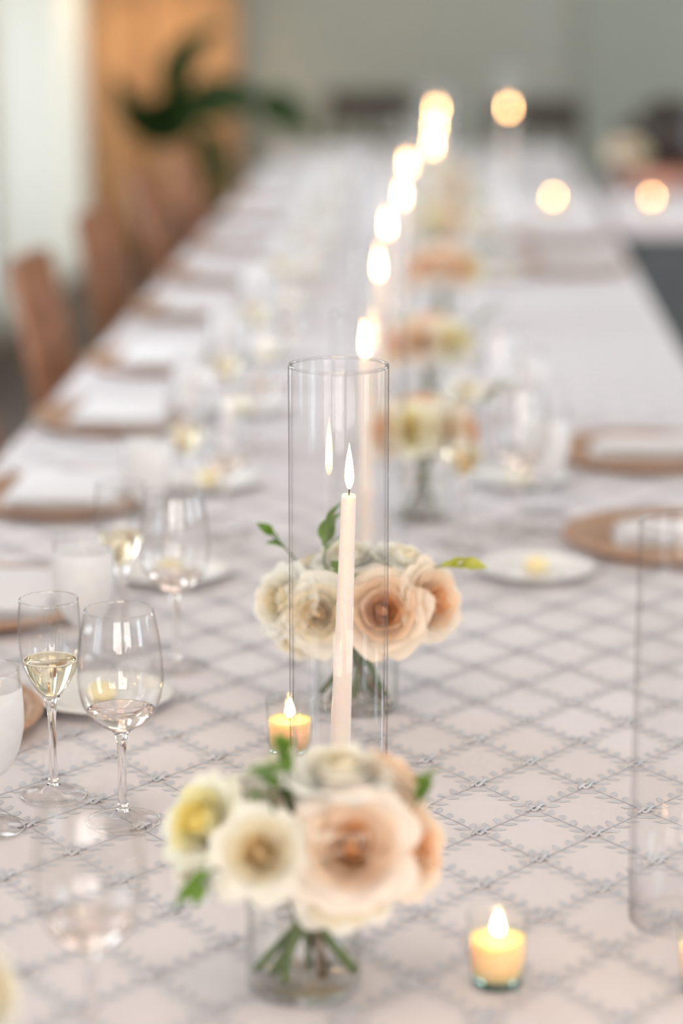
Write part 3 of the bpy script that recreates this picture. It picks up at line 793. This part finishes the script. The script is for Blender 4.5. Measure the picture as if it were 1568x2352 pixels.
specA = [
    (-.031, -.056, .133, -.10, -.80, .55, .84, 'cream', 'cream rose facing the camera at the middle of the front bouquet'),
    (.040, -.050, .137, .05, -.82, .55, 1.08, 'peach', 'large peach rose with amber heart in the front bouquet'),
    (-.083, -.016, .144, -.62, -.55, .55, .86, 'yellow', 'pale yellow rose at the left side of the front bouquet'),
    (-.088, -.018, .110, -.80, -.45, .1, .78, 'white', 'white rose low on the left of the front bouquet'),
    (.088, -.014, .126, .75, -.50, .40, .92, 'blush', 'blush orange rose at the right side of the front bouquet'),
    (.028, .006, .182, .05, -.10, 1.0, .92, 'white', 'white rose on top of the front bouquet'),
    (-.020, .040, .170, -.2, .25, .95, .84, 'white', 'white rose at the back top left of the front bouquet'),
    (.070, .036, .168, .5, .3, .85, .84, 'blush', 'blush rose at the back top right of the front bouquet'),
    (.036, -.045, .098, .12, -.72, -.20, 1.0, 'cream', 'cream rose hanging lowest under the peach rose, front bouquet'),
    (-.045, .055, .135, -.4, .8, .4, .84, 'cream', 'cream rose hidden at the back left of the front bouquet'),
    (.035, .075, .130, .2, .9, .4, .84, 'peach', 'peach rose hidden at the back of the front bouquet'),
]
grA = [(-.064, -.060, .120, -.5, -.35, -.35, 5, .62, 'leaf_green', 'green leaf sprig at lower left of the front bouquet'),
       (-.012, -.010, .176, -.1, -.1, .9, 6, .6, 'leaf_green', 'green leaf sprig on top of the front bouquet'),
       (-.022, -.040, .166, .1, -.5, .8, 4, .9, 'leaf_green', 'green leaves between cream and white roses, front bouquet'),
       (.086, .000, .150, .3, -.2, .75, 4, .65, 'leaf_green', 'small green sprig at the right top of the front bouquet')]
bouquet(A, specA, grA, 'in the front bouquet, nearest camera', True)
B = (.032, 2.514, TZ + .001)
specB = [
    (-.083, -.028, .126, -.65, -.65, .30, .92, 'white', 'ivory rose at the left end of the second bouquet'),
    (-.040, -.052, .118, -.12, -.90, .25, .95, 'cream', 'cream rose left behind the hurricane in the second bouquet'),
    (.030, -.055, .124, .10, -.90, .40, 1.08, 'blush', 'large blush rose right behind the hurricane in the second bouquet'),
    (.084, -.024, .126, .72, -.60, .30, .98, 'blush', 'blush rose at the right end of the second bouquet'),
    (-.012, .005, .172, -.1, -.15, 1.0, .84, 'white', 'white rose on top of the second bouquet'),
    (.052, .012, .166, .4, .0, .9, .84, 'white', 'white rose on the top right of the second bouquet'),
    (-.060, .030, .145, -.5, .35, .75, .84, 'cream', 'cream rose at the back left of the second bouquet'),
    (.010, .070, .125, .1, .9, .35, .84, 'cream', 'cream rose hidden at the back of the second bouquet'),
    (-.068, -.030, .092, -.45, -.7, -.2, .80, 'cream', 'low cream rose at lower left of the second bouquet'),
]
grB = [(-.035, -.020, .168, .15, .0, 1.0, 6, 1.0, 'leaf_green', 'upright green sprig on the second bouquet behind the hurricane'),
       (-.072, .010, .168, -.6, .0, .6, 3, .7, 'leaf_green', 'tiny green leaves at the upper left of the second bouquet'),
       (.075, -.005, .158, .95, -.1, .12, 3, .9, 'leaf_yellow', 'yellow green leaf pointing right from the second bouquet'),
       (-.010, -.062, .145, -.1, -.5, .7, 4, .85, 'leaf_green', 'green leaves between the two front roses, second bouquet')]
bouquet(B, specB, grB, 'in the second bouquet, behind the sharp hurricane', True)
farb = [(.088, 3.416), (.092, 4.215), (.112, 5.25), (.09, 6.12), (.095, 6.76), (.10, 7.5)]
def far_bouquet(base, nm, kinds):
    sp = []
    dirs = [(-.75, -.55, .35), (-.15, -.85, .5), (.5, -.75, .45), (.9, -.2, .3), (.0, 0, 1), (.4, .7, .5), (-.5, .6, .5)]
    nmw = ['left', 'front left', 'front right', 'right', 'top', 'back right', 'back left']
    for k, d in enumerate(dirs):
        dv = Vector(d).normalized(); p = Vector((dv.x * .075, dv.y * .07, .118 + dv.z * .055))
        sp.append((*p, *d, .92, kinds[k % len(kinds)], f'blurred {kinds[k % len(kinds)]} rose, {nmw[k]} of {nm}'))
    gr = [(.075, -.02, .165, .7, -.2, .6, 4, 1.1, 'leaf_green', f'blurred green sprig at upper right of {nm}')]
    bouquet(base, sp, gr if base[1] > 2 else [], f'in {nm}', False)
names = ['the third bouquet back', 'the fourth bouquet back', 'the fifth bouquet back', 'the sixth bouquet back', 'the seventh bouquet back', 'the eighth bouquet back']
ks = [['blush', 'yellow', 'cream', 'orange'], ['orange', 'peach', 'yellow', 'cream'], ['orange', 'peach', 'orange', 'yellow'], ['cream', 'yellow', 'blush'], ['cream', 'white', 'peach'], ['cream', 'yellow', 'blush']]
for (x, yy), nm, kd in zip(farb, names, ks): far_bouquet((x, yy, TZ + .001), nm, kd)
far_bouquet((-.236, 1.48, TZ + .001), 'the lower left corner bouquet', ['white', 'cream', 'yellow'])
far_bouquet((.725, 8.42, TZ + .001), 'the bouquet on the crosswise table', ['cream', 'peach', 'yellow'])

# ------------------------------------------------------------------ chairs
def make_chair(label, loc, rz, wood='wood'):
    """side chair; local +X is the front"""
    t = thing('dining_chair', label, 'chair', loc, rz, 'wooden dining chairs')
    bevel(obj('seat', new_mesh('seat', *box(-.21, .21, -.21, .21, .425, .45), wood, False), t), .01)
    bevel(obj('cushion', new_mesh('cushion', *box(-.19, .20, -.195, .195, .45, .485), 'seat_pad', False), t), .014, 3)
    for sy in (-1, 1):
        obj('leg', new_mesh('leg', *tube([(.18, sy * .18, .43), (.185, sy * .185, 0)], [.021, .014], 8), wood), t)
        obj('leg', new_mesh('leg', *tube([(-.19, sy * .18, .43), (-.215, sy * .185, 0)], [.021, .014], 8), wood), t)
        obj('stile', new_mesh('stile', *tube([(-.19, sy * .18, .43), (-.215, sy * .185, .65), (-.265, sy * .195, .90)], [.021, .02, .017], 8), wood), t)
    def rail(z0, z1, xa, xb):
        def fn(i, j):
            u = i / 10 * 2 - 1; z = z0 + (z1 - z0) * (j % 4 in (1, 2)); th = .011 if j % 4 in (0, 1) else -.011
            x = xa + (xb - xa) * (j % 4 in (1, 2)) - .028 * (1 - u * u) + th
            return (x, u * .20, z)
        return grid(fn, 10, 4)
    obj('top_rail', new_mesh('top_rail', *rail(.77, .905, -.235, -.268), wood), t)
    obj('cross_rail', new_mesh('cross_rail', *rail(.56, .60, -.2, -.205), wood), t)
    for k in range(3):
        yy = -.09 + .09 * k
        obj('slat', new_mesh('slat', *tube([(-.222, yy, .58), (-.24, yy, .68), (-.255, yy, .80)], .0095, 6), wood), t)
    return t
for k, yc in enumerate((4.25, 5.2, 6.15, 7.2, 8.15)):
    make_chair(f'brown wooden chair tucked in {"nearest" if k == 0 else ORD[k + 1]} in view along the left table edge', (-.52, yc, 0), R(rnd.uniform(-3, 3)))
make_chair('dark wooden chair standing by the grey far wall', (-.27, 11.45, 0), R(-90), 'wood_dark')
make_chair('dark wooden chair at the far end of the long table', (.47, 10.78, 0), R(-96), 'wood_dark')

# ------------------------------------------------------------------ plant
pt = thing('potted_plant', 'large dark green leafy plant in tall planter behind the left chairs', 'plant', (-.82, 9.15, 0))
obj('planter', new_mesh('planter', *lathe([(0, 0), (.10, 0), (.115, .05), (.145, .55), (.15, .60), (.142, .605), (.135, .59), (0, .585)], 32), 'planter'), pt)
obj('soil', new_mesh('soil', *lathe([(0, .588), (.07, .592), (.134, .586), (.134, .57), (0, .57)], 24), 'soil'), pt)
obj('trunk', new_mesh('trunk', *tube([(0, 0, .57), (.012, 0, .72), (-.012, 0, .86), (-.04, 0, .97)], [.018, .015, .013, .009], 8), 'trunk'), pt)
def big_leaf(p0, p1, p2, w):
    pts = bez(p0, p1, p2, 10); v = []
    for i, p in enumerate(pts):
        d = (pts[min(i + 1, 10)] - pts[max(i - 1, 0)]).normalized()
        s = d.cross(Vector((.15, 1, .25))); s = Vector((0, .45, 0)) + s * .9; s.normalize()
        t = i / 10; ww = w * math.sin(PI * min(1, .06 + .94 * t) ** .75) ** .8
        nrm = d.cross(s)
        for j in range(5):
            u = j / 4 * 2 - 1; v.append(p + s * u * ww + nrm * .22 * abs(u) * ww)
    return v, [(i * 5 + j, (i + 1) * 5 + j, (i + 1) * 5 + j + 1, i * 5 + j + 1) for i in range(10) for j in range(4)]
o0 = Vector((-.82, 9.15, 0))
for p0, p1, p2, w in [
    ((-.88, 9.15, .95), (-.97, 9.12, 1.18), (-.72, 9.05, 1.29), .075),
    ((-.87, 9.15, .97), (-1.00, 9.05, .84), (-1.13, 9.0, 1.12), .11),
    ((-.86, 9.15, .97), (-.98, 9.1, .96), (-1.05, 9.1, .88), .12),
    ((-.87, 9.12, .92), (-.93, 9.0, .99), (-.80, 8.9, .93), .11),
    ((-.86, 9.15, .96), (-.74, 9.15, 1.06), (-.57, 9.15, 1.00), .085),
    ((-.60, 9.15, 1.01), (-.52, 9.18, 1.0), (-.40, 9.2, .87), .07),
    ((-.83, 9.15, .90), (-.74, 9.1, .80), (-.70, 9.0, .58), .05),
    ((-.86, 9.18, .93), (-.90, 9.35, 1.04), (-.98, 9.5, .98), .06)]:
    pts = [Vector(p) - o0 for p in (p0, p1, p2)]
    obj('leaf', new_mesh('plant_leaf', *big_leaf(*pts, w), 'leaf_dark'), pt)
obj('petiole', new_mesh('petiole', *tube([(-.04, 0, .96), (.06, 0, 1.02), (.22, 0, 1.01)], .006, 6), 'stem_green'), pt)

# ------------------------------------------------------------------ person leaning on the crosswise table
def skin_body(name, verts, edges, radii, mat, parent=None, root=0, sub=2):
    me = bpy.data.meshes.new(name); me.from_pydata(verts, edges, []); me.materials.append(MATS[mat])
    o = bpy.data.objects.new(name, me); C.objects.link(o)
    if parent: o.parent = parent
    m = o.modifiers.new('skin', 'SKIN'); m.use_smooth_shade = True
    sk = me.skin_vertices[0].data
    for i, r in enumerate(radii):
        sk[i].radius = r if hasattr(r, '__len__') else (r, r); sk[i].use_root = (i == root)
    s = o.modifiers.new('sub', 'SUBSURF'); s.levels = sub; s.render_levels = sub
    return o
pp = thing('person', 'dark haired person leaning low over the crosswise table at far right', 'person', (.985, 9.22, 0))
vb = [(0, 0, .52), (-.01, -.14, .66), (-.02, -.30, .78), (-.04, -.45, .85), (-.07, -.57, .875), (-.10, -.66, .885), (-.112, -.715, .905), (-.112, -.74, .925),  # pelvis spine neck head
      (-.20, -.42, .83), (-.285, -.60, .795), (-.16, -.98, .800), (-.09, -1.015, .800),          # right arm
      (.12, -.43, .83), (.22, -.62, .795), (.06, -.90, .800), (-.01, -.93, .800),              # left arm
      (-.10, -.02, .50), (-.13, -.40, .50), (-.13, -.42, .06), (-.13, -.54, .035),              # right leg
      (.10, -.02, .50), (.13, -.40, .50), (.13, -.42, .06), (.13, -.54, .035)]
eb = [(0, 1), (1, 2), (2, 3), (3, 4), (4, 5), (5, 6), (6, 7), (3, 8), (8, 9), (9, 10), (10, 11), (3, 12), (12, 13), (13, 14), (14, 15), (0, 16), (16, 17), (17, 18), (18, 19), (0, 20), (20, 21), (21, 22), (22, 23)]
rb = [.13, .11, .115, .095, .05, .062, .082, .07, .06, .046, .030, .034, .06, .046, .030, .034, .085, .065, .042, .035, .085, .065, .042, .035]
skin_body('body', vb, eb, rb, 'skin', pp)
jk = [(0, .01, .52), (-.01, -.14, .665), (-.02, -.30, .785), (-.04, -.44, .855), (-.20, -.42, .832), (-.285, -.60, .80), (.12, -.43, .832), (.22, -.62, .80), (-.25, -.70, .803), (.17, -.70, .803)]
skin_body('jacket', jk, [(0, 1), (1, 2), (2, 3), (3, 4), (4, 5), (5, 8), (3, 6), (6, 7), (7, 9)], [.162, .147, .157, .13, .07, .056, .07, .056, .046, .046], 'jacket', pp)
tr = [(0, .0, .50), (-.10, -.02, .50), (-.13, -.40, .50), (-.13, -.42, .10), (.10, -.02, .50), (.13, -.40, .50), (.13, -.42, .10)]
skin_body('trousers', tr, [(0, 1), (1, 2), (2, 3), (0, 4), (4, 5), (5, 6)], [.155, .098, .078, .055, .098, .078, .055], 'jacket', pp)
# hair: a full cap over the bowed head
bmh = bmesh.new(); bmesh.ops.create_uvsphere(bmh, u_segments=28, v_segments=18, radius=1)
for vv in bmh.verts:
    c = vv.co; k = 1 + .05 * math.sin(c.x * 9 + c.z * 6) + .04 * math.sin(c.y * 8 + 2)
    vv.co = Vector((c.x * .130 * k, c.y * .135 * k, c.z * .135 * k))
bmesh.ops.delete(bmh, geom=[vv for vv in bmh.verts if vv.co.y < -.075 and vv.co.z < .005 or vv.co.z < -.092], context='VERTS')
hm = bpy.data.meshes.new('hair'); bmh.to_mesh(hm); bmh.free(); hm.materials.append(MATS['hair'])
for p in hm.polygons: p.use_smooth = True
HM_ = Matrix.Translation((-.112, -.715, .912)) @ Matrix.Rotation(R(52), 4, 'X')
ho = obj('hair', hm, pp); ho.matrix_local = HM_ @ Matrix.Translation((0, .005, .012))
sl = ho.modifiers.new('thick', 'SOLIDIFY'); sl.thickness = .012
hc = Vector((0, 0, 0))
obj('nose', new_mesh('nose', *xf(lathe([(0, -.006), (.012, 0), (.009, .02), (.004, .04), (0, .042)], 10), HM_ @ Matrix.Translation(hc + Vector((0, -.088, -.012)))), 'skin'), pp)
for s in (-1, 1):
    obj('eye', new_mesh('eye', *xf(lathe([(0, -.006), (.009, -.003), (.012, 0), (.009, .003), (0, .006)], 12), HM_ @ Matrix.Translation(hc + Vector((s * .031, -.078, .022)))), 'eye'), pp)
    obj('ear', new_mesh('ear', *xf(lathe([(0, -.03), (.012, -.018), (.016, .008), (.010, .026), (0, .03)], 10), HM_ @ Matrix.Translation(hc + Vector((s * .083, 0, .0)))), 'skin'), pp)
obj('mouth', new_mesh('mouth', *tube([HM_ @ (hc + Vector((q, -.083 + abs(q) * .4, -.034))) for q in (-.022, -.01, 0, .01, .022)], [.002, .005, .0055, .005, .002], 6), 'lip'), pp)
for (hx_, hy_, hd) in ((-.09, -1.015, 1), (-.01, -.93, -1)):                         # folded hands, five fingers each
    for k in range(4):
        L_ = (.066, .078, .074, .056)[k]
        b0 = Vector((hx_ + hd * .02, hy_ + .024 - .016 * k, .802)); b1 = b0 + Vector((hd * L_ * .55, -.004, .006)); b2 = b0 + Vector((hd * L_, -.002, -.006))
        obj('finger', new_mesh('finger', *tube(bez(b0, b1, b2, 5), [.0095, .009, .0085, .008, .0075, .005], 8), 'skin'), pp)
    b0 = Vector((hx_, hy_ + .03 * hd, .805)); obj('thumb', new_mesh('thumb', *tube(bez(b0, b0 + Vector((hd * .03, .03 * hd, .006)), b0 + Vector((hd * .055, .028 * hd, .0)), 5), [.012, .011, .01, .0095, .009, .006], 8), 'skin'), pp)
make_chair('dark wooden chair the leaning person sits on', (.985, 9.32, 0), R(-90), 'wood_dark')

# floor lamp added to warm the tan drape; its shade is above the frame
fl = thing('added_floor_lamp', 'added slim standing lamp warming the tan curtain in the far left corner', 'lamp', (-1.30, 11.35, 0))
obj('base', new_mesh('lamp_base', *lathe([(0, 0), (.13, 0), (.135, .012), (.12, .02), (.02, .03), (0, .03)], 32), 'wood_dark'), fl)
obj('pole', new_mesh('lamp_pole', *tube([(0, 0, .02), (0, 0, .8), (0, 0, 1.72)], .009, 10), 'wood_dark'), fl)
obj('shade', new_mesh('lamp_shade', *lathe([(.20, 1.55), (.19, 1.62), (.145, 1.85), (.143, 1.85), (.188, 1.62), (.198, 1.55)], 40, True), 'sheer'), fl)
ll = bpy.data.lights.new('added_lamp_bulb', 'POINT'); ll.energy = 16; ll.color = (1.0, .78, .54); ll.shadow_soft_size = .06
lo = bpy.data.objects.new('added_lamp_bulb', ll); C.objects.link(lo); lo.parent = fl; lo.location = (0, 0, 1.70)
